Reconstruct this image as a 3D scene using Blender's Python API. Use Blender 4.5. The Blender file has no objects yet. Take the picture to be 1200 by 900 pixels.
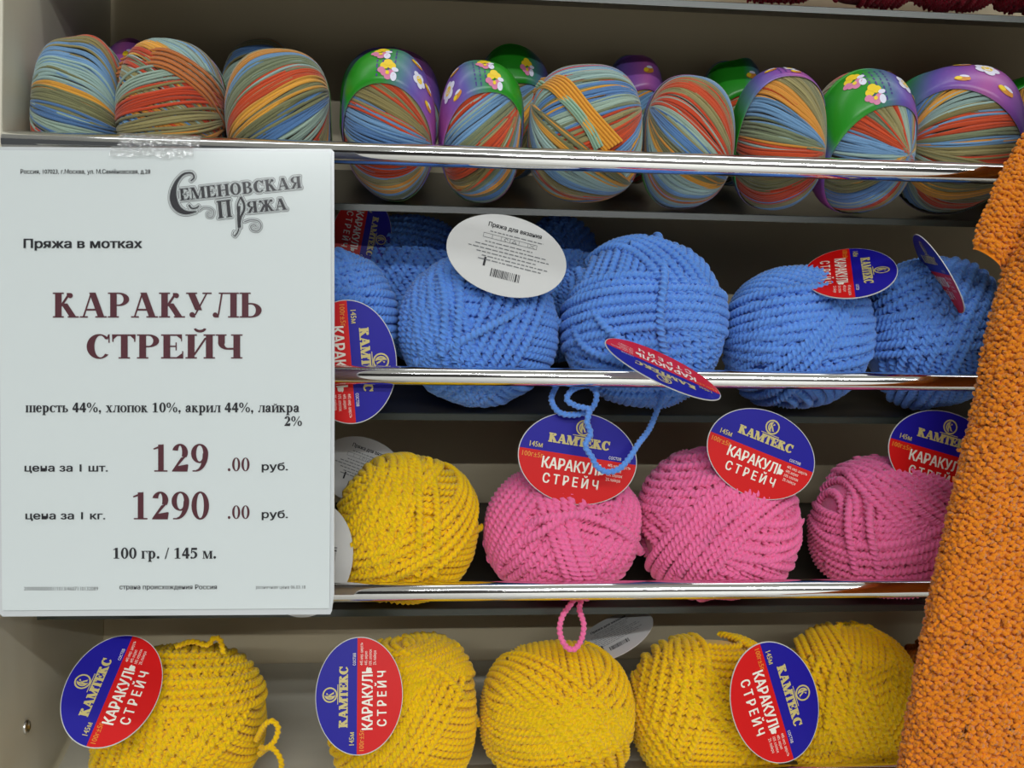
import bpy, math, random
import numpy as np
from mathutils import Vector, Matrix

# ------------------------------------------------------------------ camera, light, exposure
SC = bpy.context.scene
COL = SC.collection
F = 1150.0                                   # focal length in pixels of the 1200 px frame
YAW = math.atan(F / 12700.0)
ROLL = 0.0115
DIST = 0.6325                                # camera to the rail plane along the view axis
FWD = Vector((math.sin(YAW), math.cos(YAW), 0.0))
RGT0 = Vector((math.cos(YAW), -math.sin(YAW), 0.0))
UP0 = Vector((0, 0, 1))
EX = RGT0 * math.cos(ROLL) + UP0 * math.sin(ROLL)
EU = UP0 * math.cos(ROLL) - RGT0 * math.sin(ROLL)
CAM = -FWD * DIST

cd = bpy.data.cameras.new('camera'); cam = bpy.data.objects.new('camera', cd); COL.objects.link(cam)
cd.sensor_width = 36.0; cd.lens = F / 1200.0 * 36.0; cd.clip_start = 0.02; cd.clip_end = 60
cam.matrix_world = Matrix(((EX.x, EU.x, -FWD.x, CAM.x), (EX.y, EU.y, -FWD.y, CAM.y), (EX.z, EU.z, -FWD.z, CAM.z), (0, 0, 0, 1)))
SC.camera = cam

w = bpy.data.worlds.new('world'); SC.world = w; w.use_nodes = True
w.node_tree.nodes['Background'].inputs[0].default_value = (0.92, 0.97, 1.0, 1)
w.node_tree.nodes['Background'].inputs[1].default_value = 0.09
SC.view_settings.view_transform = 'Standard'; SC.view_settings.look = 'None'
SC.view_settings.exposure = -0.2; SC.view_settings.gamma = 1.0; SC.view_settings.use_curve_mapping = False

def strip_light(name, y, z, power, sx=3.6, sy=0.14, x=0.2, col=(0.96, 0.99, 1.0)):
    l = bpy.data.lights.new(name, 'AREA'); l.shape = 'RECTANGLE'; l.size = sx; l.size_y = sy; l.energy = power; l.color = col
    o = bpy.data.objects.new(name, l); COL.objects.link(o); o.location = (x, y, z)
    return o
strip_light('ceiling_lamp', -2.60, 1.34, 84)          # the row that throws the rail shadows
strip_light('ceiling_lamp', -0.25, 1.42, 9)
strip_light('ceiling_lamp', -4.60, 1.27, 215)

# ------------------------------------------------------------------ helpers
def ray(px, py):
    return (FWD + EX * ((px - 600.0) / F) - EU * ((py - 450.0) / F))
def at(px, py, Y):
    d = ray(px, py); t = (Y - CAM.y) / d.y
    return CAM + d * t
def lin(r, g, b):
    f = lambda c: (c / 255 / 12.92) if c / 255 <= 0.04045 else ((c / 255 + 0.055) / 1.055) ** 2.4
    return (f(r), f(g), f(b), 1.0)

def mat(name, col, rough=0.6, metal=0.0, sheen=0.0, noise=0.0, nscale=60.0, spec=0.5, coat=0.0):
    m = bpy.data.materials.new(name); m.use_nodes = True
    nt = m.node_tree; b = nt.nodes['Principled BSDF']
    b.inputs['Base Color'].default_value = col; b.inputs['Roughness'].default_value = rough
    b.inputs['Metallic'].default_value = metal; b.inputs['Sheen Weight'].default_value = sheen
    b.inputs['Specular IOR Level'].default_value = spec; b.inputs['Coat Weight'].default_value = coat
    if noise > 0:
        tc = nt.nodes.new('ShaderNodeTexCoord'); n = nt.nodes.new('ShaderNodeTexNoise')
        n.inputs['Scale'].default_value = nscale; n.inputs['Detail'].default_value = 4
        r = nt.nodes.new('ShaderNodeMapRange'); r.inputs['To Min'].default_value = 1 - noise; r.inputs['To Max'].default_value = 1 + noise
        mx = nt.nodes.new('ShaderNodeMix'); mx.data_type = 'RGBA'; mx.blend_type = 'MULTIPLY'; mx.inputs['Factor'].default_value = 1
        cmb = nt.nodes.new('ShaderNodeCombineColor')
        nt.links.new(tc.outputs['Object'], n.inputs['Vector']); nt.links.new(n.outputs['Fac'], r.inputs['Value'])
        for k in range(3): nt.links.new(r.outputs['Result'], cmb.inputs[k])
        mx.inputs['A'].default_value = col
        nt.links.new(cmb.outputs['Color'], mx.inputs['B']); nt.links.new(mx.outputs['Result'], b.inputs['Base Color'])
    return m
def fuzz(m, scale=900, dist=.0007, strength=.8, sss=.45):
    nt = m.node_tree; b = nt.nodes['Principled BSDF']
    b.inputs['Subsurface Weight'].default_value = sss; b.inputs['Subsurface Radius'].default_value = (1.0, .7, .4); b.inputs['Subsurface Scale'].default_value = .002
    tc = nt.nodes.new('ShaderNodeTexCoord'); n = nt.nodes.new('ShaderNodeTexNoise'); n.inputs['Scale'].default_value = scale; n.inputs['Detail'].default_value = 3
    bp = nt.nodes.new('ShaderNodeBump'); bp.inputs['Strength'].default_value = strength; bp.inputs['Distance'].default_value = dist
    nt.links.new(tc.outputs['Object'], n.inputs['Vector']); nt.links.new(n.outputs['Fac'], bp.inputs['Height']); nt.links.new(bp.outputs['Normal'], b.inputs['Normal'])
    return m
def mat_attr(name, rough=0.8, sheen=0.3, spec=0.3):
    m = bpy.data.materials.new(name); m.use_nodes = True
    nt = m.node_tree; b = nt.nodes['Principled BSDF']
    a = nt.nodes.new('ShaderNodeAttribute'); a.attribute_name = 'dye'
    nt.links.new(a.outputs['Color'], b.inputs['Base Color'])
    b.inputs['Roughness'].default_value = rough; b.inputs['Sheen Weight'].default_value = sheen; b.inputs['Specular IOR Level'].default_value = spec
    return m
def mat_film(name, tint=(1, 1, 1, 1), gloss=0.06, rough=0.08, bump=0.0, white=0.0):
    m = bpy.data.materials.new(name); m.use_nodes = True
    nt = m.node_tree; nt.nodes.remove(nt.nodes['Principled BSDF']); out = nt.nodes['Material Output']
    t = nt.nodes.new('ShaderNodeBsdfTransparent'); t.inputs[0].default_value = tint
    g = nt.nodes.new('ShaderNodeBsdfGlossy'); g.inputs['Roughness'].default_value = rough
    mx = nt.nodes.new('ShaderNodeMixShader'); mx.inputs[0].default_value = gloss
    nt.links.new(t.outputs[0], mx.inputs[1]); nt.links.new(g.outputs[0], mx.inputs[2])
    last = mx
    if white > 0:
        d = nt.nodes.new('ShaderNodeBsdfDiffuse'); d.inputs[0].default_value = (0.85, 0.87, 0.87, 1)
        m2 = nt.nodes.new('ShaderNodeMixShader'); m2.inputs[0].default_value = white
        nt.links.new(mx.outputs[0], m2.inputs[1]); nt.links.new(d.outputs[0], m2.inputs[2]); last = m2
    if bump > 0:
        tc = nt.nodes.new('ShaderNodeTexCoord'); n = nt.nodes.new('ShaderNodeTexNoise'); n.inputs['Scale'].default_value = 260
        bp = nt.nodes.new('ShaderNodeBump'); bp.inputs['Strength'].default_value = bump; bp.inputs['Distance'].default_value = 0.002
        nt.links.new(tc.outputs['Object'], n.inputs['Vector']); nt.links.new(n.outputs['Fac'], bp.inputs['Height']); nt.links.new(bp.outputs[0], g.inputs['Normal'])
    nt.links.new(last.outputs[0], out.inputs[0])
    return m

def mesh_np(name, V, Q, mats, dye=None, smooth=True, idx=None):
    """V (n,3), Q (m,4) quads -> mesh datablock."""
    V = np.asarray(V, dtype=np.float32); Q = np.asarray(Q, dtype=np.int32); k = Q.shape[1]
    me = bpy.data.meshes.new(name)
    me.vertices.add(len(V)); me.vertices.foreach_set('co', V.ravel())
    me.loops.add(Q.size); me.loops.foreach_set('vertex_index', Q.ravel())
    me.polygons.add(len(Q)); me.polygons.foreach_set('loop_start', np.arange(0, Q.size, k, dtype=np.int32))
    me.update(calc_edges=True)
    if smooth: me.polygons.foreach_set('use_smooth', np.ones(len(Q), dtype=bool))
    if idx is not None: me.polygons.foreach_set('material_index', np.asarray(idx, dtype=np.int32))
    for m in (mats if isinstance(mats, (list, tuple)) else [mats]): me.materials.append(m)
    if dye is not None:
        a = me.color_attributes.new('dye', 'FLOAT_COLOR', 'POINT')
        d = np.ones((len(V), 4), dtype=np.float32); d[:, :3] = dye[:, :3]
        a.data.foreach_set('color', d.ravel())
    me.update()
    return me
def mesh_py(name, verts, faces, mats, idx=None, smooth=False):
    me = bpy.data.meshes.new(name); me.from_pydata([tuple(v) for v in verts], [], faces)
    for m in (mats if isinstance(mats, (list, tuple)) else [mats]): me.materials.append(m)
    if idx is not None: me.polygons.foreach_set('material_index', idx)
    if smooth: me.polygons.foreach_set('use_smooth', [True] * len(me.polygons))
    me.update(); return me
def link(name, me, parent=None):
    o = bpy.data.objects.new(name, me); COL.objects.link(o)
    if parent is not None: o.parent = parent
    return o
def tag(o, label=None, cat=None, group=None, kind=None):
    if label: o['label'] = label
    if cat: o['category'] = cat
    if group: o['group'] = group
    if kind: o['kind'] = kind
    return o
def thing(name, loc, label, cat, group=None):
    o = link(name, None); o.location = loc; o.empty_display_size = 0.02
    return tag(o, label, cat, group)
def child(name, me, parent):
    """me holds world coordinates; parent sits at a pure translation (perhaps under another)."""
    o = link(name, me, parent)
    off = Vector((0, 0, 0)); p = parent
    while p is not None: off += p.location; p = p.parent
    o.location = -off
    return o
def box_mesh(name, lo, hi, m, bev=0.0):
    import bmesh
    bm = bmesh.new(); bmesh.ops.create_cube(bm, size=1.0)
    for v in bm.verts:
        v.co = Vector([lo[k] + (v.co[k] + 0.5) * (hi[k] - lo[k]) for k in range(3)])
    if bev > 0: bmesh.ops.bevel(bm, geom=list(bm.edges), offset=bev, segments=2, affect='EDGES', profile=0.5)
    me = bpy.data.meshes.new(name); bm.to_mesh(me); bm.free(); me.materials.append(m); return me

# ------------------------------------------------------------------ materials
M_white = mat('cabinet_white', lin(214, 209, 190), 0.45, noise=0.02, nscale=8)
M_back = mat('cabinet_back', lin(198, 184, 152), 0.5, noise=0.03, nscale=6)
M_shelf = mat('shelf_laminate', lin(60, 56, 50), 0.3)
M_tray = mat('tray_laminate', lin(208, 203, 186), 0.4)
M_shelf_edge = mat('shelf_edge', lin(64, 70, 63), 0.25)
M_chrome = mat('chrome', (0.86, 0.86, 0.86, 1), 0.07, 1.0)
M_steel = mat('steel_screw', (0.62, 0.60, 0.55, 1), 0.3, 1.0)
M_paper = mat('sign_paper', lin(221, 229, 229), 0.55)
M_card = mat('card_white', lin(206, 206, 204), 0.5)
M_cardback = mat('card_grey_back', lin(205, 205, 208), 0.5)
M_ink = mat('ink_black', lin(30, 30, 36), 0.6)
M_inkgrey = mat('ink_grey', lin(120, 122, 124), 0.6)
M_inkred = mat('ink_maroon', lin(84, 30, 42), 0.6)
M_blue_print = mat('print_blue', lin(26, 18, 150), 0.42, spec=.3)
M_red_print = mat('print_red', lin(214, 16, 16), 0.42, spec=.3)
M_gold = mat('print_gold', lin(206, 190, 120), 0.4)
M_goldred = mat('print_orange_gold', lin(236, 140, 40), 0.4)
M_whiteprint = mat('print_white', lin(246, 240, 226), 0.4)
M_film = mat_film('sleeve_film', gloss=0.03, rough=0.15)
M_sleeve = mat('sleeve_edge', lin(214, 218, 220), 0.25)
M_tape = mat_film('sticky_tape', tint=(0.93, 0.93, 0.93, 1), gloss=0.22, rough=0.12, bump=1.0, white=0.12)
M_floor = mat('floor_tile', lin(190, 188, 182), 0.3, noise=0.04, nscale=3)
M_ceil = mat('ceiling_paint', lin(215, 215, 212), 0.8)
M_dark = mat('opposite_shelving', lin(52, 48, 46), 0.7, noise=0.3, nscale=3)
M_yblue = mat('yarn_blue', lin(98, 152, 234), 0.85, sheen=0.35, noise=0.10, nscale=90, spec=0.2)
M_yyellow = mat('yarn_yellow', lin(252, 200, 0), 0.85, sheen=0.25, noise=0.08, nscale=90, spec=0.2)
M_ypink = mat('yarn_pink', lin(248, 116, 170), 0.85, sheen=0.35, noise=0.08, nscale=90, spec=0.2)
M_yorange = mat('yarn_orange', lin(236, 136, 18), 0.85, sheen=0.3, noise=0.22, nscale=110, spec=0.2)
M_ycrimson = mat('yarn_crimson', lin(196, 40, 66), 0.85, sheen=0.2, noise=0.1, nscale=90, spec=0.2)
M_multi = mat_attr('yarn_multicolour')
for _m in (M_yblue, M_yyellow, M_ypink, M_yorange, M_ycrimson): fuzz(_m, sss=.4 if _m is M_yyellow else .15)
fuzz(M_multi, 1500, .0003, .7, 0)
M_band = mat_attr('band_print', rough=0.3, sheen=0.0, spec=0.5)
M_petal = mat('print_petal', lin(232, 232, 250), 0.4)
M_bloom = mat('print_bloom', lin(250, 214, 40), 0.4)
M_pinkprint = mat('print_pink', lin(222, 130, 170), 0.4)
M_tan = mat('print_tan', lin(226, 150, 60), 0.4)
M_band_line = mat('print_violet', lin(74, 58, 140), 0.4)
M_greenline = mat('print_dark_green', lin(12, 84, 16), 0.4)
M_cello = mat('red_wrapper', lin(130, 30, 28), 0.12, coat=0.8)

# ------------------------------------------------------------------ the setting
ZF, ZC = -1.30, 1.55
XP = at(-2, 760, 0.0).x                       # inner face of the side panel
YB = 0.202                                   # face of the back panel
XR = 0.95
def struct(name, me): return tag(link(name, me), kind='structure')
struct('floor', box_mesh('floor', (-4, -5.4, ZF - 0.05), (4, 0.4, ZF), M_floor))
struct('ceiling', box_mesh('ceiling', (-4, -5.4, ZC), (4, 0.4, ZC + 0.05), M_ceil))
struct('wall_back', box_mesh('wall_back', (-4, 0.24, ZF), (4, 0.30, ZC), M_ceil))
struct('wall_front', box_mesh('wall_front', (-4, -5.4, ZF), (4, -5.2, ZC), M_dark))

TILT = math.radians(20.0); TT = math.tan(TILT)
YE = 0.050                                   # where each shelf's front edge lies behind its rail
rail_px = [(600, 185.5, 0.0070), (600, 441.5, 0.0060), (600, 692.5, 0.0062), (950, 907, 0.0062)]
RAIL = [(at(px, py, 0).z, r) for px, py, r in rail_px]
EDGE = [at(900, 8.5, YE).z, at(600, 247.5, YE).z, at(600, 489, YE).z, at(600, 716.5, YE).z, -0.292]
TH = 0.005

unit = thing('shelving_unit', ((XP + XR) / 2, 0.1, ZF), 'pale wall shelving cabinet with open front and tilted shelves holding all the yarn', 'shelf unit')
sp = box_mesh('side_panel', (XP - 0.018, -0.004, ZF), (XP, YB, 1.0), M_white, 0.0012)
child('side_panel', sp, unit)
child('side_panel', box_mesh('side_panel', (XR, -0.004, ZF), (XR + 0.018, YB, 1.0), M_white, 0.0012), unit)
child('back_panel', box_mesh('back_panel', (XP - 0.018, YB, ZF), (XR + 0.018, YB + 0.012, 1.0), M_back), unit)
def tube_x(name, x0, x1, y, z, r, m, n=28):
    V, Q = [], []
    prof = [(x0, r - 0.001), (x0 + 0.001, r), (x1 - 0.001, r), (x1, r - 0.001)]
    for x, rr in prof:
        for k in range(n):
            a = 2 * math.pi * k / n; V.append((x, y + rr * math.cos(a), z + rr * math.sin(a)))
    for j in range(3):
        for k in range(n): Q.append((j * n + k, j * n + (k + 1) % n, (j + 1) * n + (k + 1) % n, (j + 1) * n + k))
    Q.append(tuple(range(n))[::-1]); Q.append(tuple(range(3 * n, 4 * n)))
    return mesh_py(name, V, Q, m, smooth=True)
for z, r in RAIL:
    child('chrome_rail', tube_x('chrome_rail', XP, XR, 0, z, r, M_chrome), unit)
# screw in the side panel
def screw():
    r = ray(30, 852); t = (XP - CAM.x) / r.x; c = CAM + r * t
    V, Q = [], []; n = 20
    for x, rr in ((0, 0.0046), (0.0012, 0.0046), (0.0022, 0.0034), (0.0016, 0.0022), (0.0006, 0.0018)):
        for k in range(n):
            a = 2 * math.pi * k / n; V.append((c.x + x, c.y + rr * math.cos(a), c.z + rr * math.sin(a)))
    for j in range(4):
        for k in range(n): Q.append((j * n + k, j * n + (k + 1) % n, (j + 1) * n + (k + 1) % n, (j + 1) * n + k))
    Q.append(tuple(range(4 * n, 5 * n)))
    return mesh_py('screw', V, Q, M_steel, smooth=True)
child('screw', screw(), unit)

shelf_label = ['pale shelf with grey-green edge carrying crimson yarn balls', 'tilted shelf under the row of multicoloured yarn balls', 'tilted shelf under the row of blue yarn balls',
               'tilted shelf under the pink yarn balls', 'bottom tilted shelf holding the row of yellow yarn balls']
for i, ze in enumerate(EDGE):
    ya, yb = YE, YB - 0.0015
    x0, x1 = XP + (0.0046 if i == 4 else 0.0040), XR - 0.0006
    zt = ze + TH / 2; zb = ze - TH / 2; up = (yb - ya) * TT
    V = [(x, y, z) for x in (x0, x1) for (y, z) in ((ya, zb), (ya, zt - 0.0006), (ya + 0.0006, zt), (yb, zt + up), (yb, zb + up))]
    Fc = [(0, 5, 6, 1), (1, 6, 7, 2), (2, 7, 8, 3), (3, 8, 9, 4), (4, 9, 5, 0), (0, 1, 2, 3, 4), (9, 8, 7, 6, 5)]
    me = mesh_py('display_shelf', V, Fc, [M_tray if i == 4 else M_shelf, M_shelf_edge], idx=[1, 1, 0, 0, 0, 0, 0])
    o = thing('display_shelf', ((x0 + x1) / 2, ya, ze), shelf_label[i], 'shelf', 'tilted shelves of the cabinet')
    child('shelf_board', me, o)

# ------------------------------------------------------------------ strands of yarn
def smooth_path(P, n):
    """Catmull-Rom through points P (list of 3-vectors), n samples, even in length."""
    P = np.array([tuple(p) for p in P], dtype=float)
    A = np.vstack([2 * P[0] - P[1], P, 2 * P[-1] - P[-2]])
    out = []
    for i in range(1, len(A) - 2):
        t = np.linspace(0, 1, 24, endpoint=False)[:, None]
        p0, p1, p2, p3 = A[i - 1], A[i], A[i + 1], A[i + 2]
        out.append(0.5 * ((2 * p1) + (-p0 + p2) * t + (2 * p0 - 5 * p1 + 4 * p2 - p3) * t * t + (-p0 + 3 * p1 - 3 * p2 + p3) * t ** 3))
    out.append(P[-1:]); C = np.vstack(out)
    s = np.concatenate([[0], np.cumsum(np.linalg.norm(np.diff(C, axis=0), axis=1))])
    q = np.linspace(0, s[-1], n)
    return np.stack([np.interp(q, s, C[:, k]) for k in range(3)], axis=1), s[-1]

def tubes(C, N, r, sides, closed, twist_pitch=None, flat=(1.0, 1.0), phase=None, keep=None):
    """C (n,m,3) centre lines, N (n,m,3) outward normals -> V, Q, strand index per vertex. keep (n,m) bool drops segments."""
    n, m, _ = C.shape
    if closed: T = np.roll(C, -1, 1) - np.roll(C, 1, 1)
    else: T = np.gradient(C, axis=1)
    ln = np.linalg.norm(T, axis=2, keepdims=True); T = T / np.maximum(ln, 1e-12)
    N = N - (N * T).sum(2, keepdims=True) * T; N /= np.maximum(np.linalg.norm(N, axis=2, keepdims=True), 1e-9)
    B = np.cross(T, N)
    seg = np.linalg.norm(np.diff(C, axis=1), axis=2); s = np.concatenate([np.zeros((n, 1)), np.cumsum(seg, axis=1)], axis=1)
    if phase is None: phase = np.zeros((n, 1))
    tw = (2 * np.pi * s / twist_pitch + phase) if twist_pitch else np.zeros((n, m))
    th = np.arange(sides) * 2 * np.pi / sides
    a = r * flat[0] * np.cos(th); b = r * flat[1] * np.sin(th)
    ct, st = np.cos(tw)[..., None], np.sin(tw)[..., None]
    u = a * ct - b * st; v = a * st + b * ct                      # (n,m,sides)
    V = C[:, :, None, :] + u[..., None] * B[:, :, None, :] + v[..., None] * N[:, :, None, :]
    id0 = np.arange(n * m * sides).reshape(n, m, sides)
    if closed: nxt = np.roll(id0, -1, 1); cur = id0
    else: cur, nxt = id0[:, :-1], id0[:, 1:]
    Q = np.stack([cur, nxt, np.roll(nxt, -1, 2), np.roll(cur, -1, 2)], axis=-1)
    if keep is not None:
        k = keep if closed else keep[:, :-1]
        Q = Q[k]
    Q = Q.reshape(-1, 4)
    V = V.reshape(-1, 3); sid = np.repeat(np.arange(n), m * sides)
    if keep is not None:
        used = np.unique(Q); mp = np.full(len(V), -1); mp[used] = np.arange(len(used))
        V = V[used]; sid = sid[used]; Q = mp[Q]
    return V, Q, sid

class Ball:
    def __init__(s, C, D, p=2.25, seed=0, lump=0.03, rot=None):
        s.C = np.array(C, float); s.D = np.array(D, float); s.p = p
        R = np.random.RandomState(seed)
        s.k = R.normal(size=(5, 3)) * 2.2; s.ph = R.uniform(0, 6.28, 5); s.am = R.uniform(0.3, 1, 5) * lump
        s.R = np.eye(3) if rot is None else np.array(rot)
    def pt(s, u, lift=0.0):
        """unit directions u (...,3) -> surface points, normals"""
        q = (np.abs(u) ** s.p).sum(-1, keepdims=True) ** (1 / s.p)
        f = 1 + (np.sin(u @ s.k.T + s.ph) * s.am).sum(-1, keepdims=True) / 2.2
        P = u / q * f * s.D
        n = u / s.D; n = n / np.linalg.norm(n, axis=-1, keepdims=True)
        return (P + n * lift) @ s.R.T + s.C, n @ s.R.T
    def hit(s, px, py):
        """direction u of the point where the pixel's ray meets the plain ellipsoid"""
        d = np.array(ray(px, py)); o = np.array(CAM) - s.C
        d = (d @ s.R) / s.D; o = (o @ s.R) / s.D
        a, b, c = d @ d, 2 * o @ d, o @ o - 1
        disc = b * b - 4 * a * c
        t = (-b - math.sqrt(disc)) / (2 * a) if disc > 0 else -b / (2 * a)
        u = o + d * t
        return u / np.linalg.norm(u)

def seat(V, row, rail=True):
    """shift so that no strand dips into the tilted shelf or the rail"""
    zt = EDGE[row] + TH / 2; d = np.zeros(3)
    for _ in range(3):
        W = V + d; onb = W[:, 1] > YE - .002
        pen = ((W[onb, 1] - YE) * math.sin(TILT) - (W[onb, 2] - zt) * math.cos(TILT)).max()
        if abs(pen + .0004) > 1e-4 and (pen > -.0004 or not rail): d[2] += (pen + .0004) / math.cos(TILT)
        if rail and row:
            zr, rr = RAIL[row - 1]; W = V + d; k = np.abs(W[:, 2] - zr) < rr + .0005
            if k.any():
                need = (np.sqrt((rr + .0006) ** 2 - np.minimum((W[k, 2] - zr) ** 2, (rr + .0006) ** 2)) - W[k, 1]).max()
                if need > 0: d[1] += need
    return d
def unitv(v): v = np.array(v, float); return v / np.linalg.norm(v)
def core(ball, sc=0.965, nu=48, nv=28):
    th = np.linspace(0, np.pi, nv)[:, None]; ph = np.linspace(0, 2 * np.pi, nu, endpoint=False)[None]
    u = np.stack([np.sin(th) * np.cos(ph), np.sin(th) * np.sin(ph), np.cos(th) + 0 * ph], -1)
    P, _ = ball.pt(u); P = ball.C + (P - ball.C) * sc
    V = P.reshape(-1, 3); i = np.arange(nv * nu).reshape(nv, nu)
    Q = np.stack([i[:-1], i[1:], np.roll(i[1:], -1, 1), np.roll(i[:-1], -1, 1)], -1).reshape(-1, 4)
    return V, Q
VIEW = np.array([0.0, -1.0, 0.0])
def sheet(ball, axis, pole, ph0, ph1, o0, o1, n, r, lift, m, sides, pitch, flat, rng, jit=0.0, cull=-0.35, wob=0.0):
    """n loops round the ball: plane normals swing from ph0 to ph1 about POLE, offsets o0..o1 along them."""
    b = unitv(pole); a = np.array(axis, float); a = unitv(a - (a @ b) * b); c = np.cross(b, a)
    ph = np.linspace(ph0, ph1, n) + rng.normal(size=n) * jit; of = np.linspace(o0, o1, n) + rng.normal(size=n) * jit * 0.6
    nn = np.cos(ph)[:, None] * a + np.sin(ph)[:, None] * c                    # (n,3)
    e2 = np.cross(nn, b)
    th = np.linspace(0, 2 * np.pi, m, endpoint=False)
    rad = np.sqrt(np.clip(1 - of ** 2, 0.01, 1))[:, None, None]
    u = of[:, None, None] * nn[:, None, :] + rad * (np.cos(th)[None, :, None] * b + np.sin(th)[None, :, None] * e2[:, None, :])
    if wob: u = u + wob * np.sin(th[None, :, None] * 3 + rng.uniform(0, 6, n)[:, None, None]) * nn[:, None, :]
    u = u / np.linalg.norm(u, axis=-1, keepdims=True)
    lf = lift + rng.uniform(-0.15, 0.15, n)[:, None, None] * r
    P, N = ball.pt(u, lf)
    keep = (N @ VIEW) > cull
    return tubes(P, N, r, sides, True, pitch, flat, rng.uniform(0, 6.28, (n, 1)), keep)
def merge(parts):
    V, Q, o = [], [], 0
    for v, q in parts:
        V.append(v); Q.append(q + o); o += len(v)
    return np.vstack(V), np.vstack(Q)

# ------------------------------------------------------------------ chunky balls (blue, pink, yellow, orange, crimson)
CHUNK = dict(pitch=0.0074, flat=(1.36, 0.76), sides=8)
def chunky(ball, m, r, seed, main=0.0, layers=4, extra=(), fine=True, row=None, rail=True):
    """base rows, then bands of loops crossing each other, then single loops laid by hand along pixel polylines."""
    rng = np.random.RandomState(seed)
    R = float(ball.D.mean()); parts = [core(ball, 0.97)]
    mm = int(2 * math.pi * R / (0.0010 if fine else 0.0016))
    ax = unitv((math.cos(main), 0.15 * rng.normal(), math.sin(main)))        # rows perpendicular to ax
    pole = unitv(np.cross(ax, (0.2 * rng.normal(), 1, 0.2 * rng.normal())))
    n = max(6, int(1.86 * R / (1.72 * r)))
    parts.append(sheet(ball, ax, pole, -0.05, 0.05, -0.93, 0.93, n, r, 0, mm, CHUNK['sides'], CHUNK['pitch'], CHUNK['flat'], rng, 0.008)[:2])
    for k in range(layers):
        a = main + rng.uniform(0.5, 2.6)
        ax = unitv((math.cos(a), rng.uniform(-0.5, 0.5), math.sin(a))); pole = unitv(np.cross(ax, rng.normal(size=3) + np.array([0, 1.2, 0])))
        o = rng.uniform(-0.55, 0.45); nk = rng.randint(4, 9); wdt = nk * 1.75 * r / R
        parts.append(sheet(ball, ax, pole, -0.12 * rng.rand(), 0.2 * rng.rand(), o, min(o + wdt, 0.9), nk, r, (0.45 + 0.28 * k) * r, mm, CHUNK['sides'], CHUNK['pitch'], CHUNK['flat'], rng, 0.01)[:2])
    for pts in extra:
        U = np.array([ball.hit(*p) for p in pts]); n2 = 200
        P, N = ball.pt(U, (0.9 + 0.3 * layers) * r)
        C, L = smooth_path(P, n2); Nn = unitv_rows(C - ball.C)
        parts.append(tubes(C[None], Nn[None], r * 1.05, CHUNK['sides'], False, CHUNK['pitch'], CHUNK['flat'])[:2])
    V, Q = merge(parts)
    if row is not None: d = seat(V, row, rail); V = V + d; ball.C = ball.C + d
    return mesh_np('windings', V, Q, m)
def unitv_rows(A): return A / np.linalg.norm(A, axis=1, keepdims=True)
def rope(pts, r, m, name='loose_end'):
    """a free strand through world points"""
    C, L = smooth_path(pts, 8); n = max(24, int(L / 0.0009)); C, L = smooth_path(pts, n)
    N = np.tile(np.array([[0.05, -1, 0.1]]), (n, 1))
    V, Q, _ = tubes(C[None], N[None], r, 8, False, 0.0062, (1.2, 0.8))
    return mesh_np(name, V, Q, m)

def place(row, x0, x1, ytop, ry=0.050, yc=None, seed=0, p=2.25, lump=0.03, rot=None, off=0.0055):
    """Sit a ball on tilted shelf ROW between pixel columns x0..x1 with its top at pixel row ytop; against the rail unless yc is given."""
    zt = EDGE[row] + TH / 2; zr, rr = RAIL[row - 1] if row else (99, 0)
    y = yc if yc is not None else 0.052
    rz = 0.055
    for _ in range(60):
        a, b = at(x0, ytop, y), at(x1, ytop, y); rx = (b.x - a.x) / 2; xc = (a.x + b.x) / 2
        ztop = at((x0 + x1) / 2, ytop, y).z
        h = math.sqrt((ry * math.sin(TILT)) ** 2 + (rz * math.cos(TILT)) ** 2)
        zc = zt + ((y - YE) * math.sin(TILT) + h) / math.cos(TILT) + 0.0005
        rz += 0.5 * ((ztop - zc) - rz); rz = max(rz, 0.02)
        if yc is None:
            dz = min(abs(zc - zr) / rz, 0.99)
            need = rr + 0.001 + ry * math.sqrt(1 - dz * dz); y += 0.4 * (need - y)
    return Ball((xc, y, zc), (rx - off, ry - off, rz - off), p, seed, lump, rot), zt

def ball_thing(ball, label, group, windings):
    b = Vector(ball.C) - Vector((0, 0, ball.D[2]))
    t = thing('yarn_ball', b, label, 'yarn', group)
    child('windings', windings, t)
    return t

# ------------------------------------------------------------------ lettering
def poly_arc(cx, cy, rx, ry, ix, iy, a0, a1, dx=0.0, n=14):
    out = []
    for k in range(n):
        t0 = math.radians(a0 + (a1 - a0) * k / n); t1 = math.radians(a0 + (a1 - a0) * (k + 1) / n)
        out.append([(cx + rx * math.cos(t0), cy + ry * math.sin(t0)), (cx + rx * math.cos(t1), cy + ry * math.sin(t1)),
                    (cx + dx + ix * math.cos(t1), cy + iy * math.sin(t1)), (cx + dx + ix * math.cos(t0), cy + iy * math.sin(t0))])
    return out
def bar(x0, y0, x1, y1, wd):                  # slanted bar with level ends
    return [[(x0 - wd / 2, y0), (x0 + wd / 2, y0), (x1 + wd / 2, y1), (x1 - wd / 2, y1)]]
def rect(x0, y0, x1, y1): return [[(x0, y0), (x1, y0), (x1, y1), (x0, y1)]]
def dot(cx, cy, r): return [[(cx + r * math.cos(2 * math.pi * k / 12), cy + r * math.sin(2 * math.pi * k / 12)) for k in range(12)]]
S, T = 0.255, 0.058                            # stem and hairline of the bold serif letters
def stem(x, y0=0.0, y1=1.0, b=True, t=True, e=0.09):
    o = rect(x, y0, x + S, y1)
    if b: o += rect(x - e, y0, x + S + e, y0 + T * 0.8)
    if t: o += rect(x - e, y1 - T * 0.8, x + S + e, y1)
    return o
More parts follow.
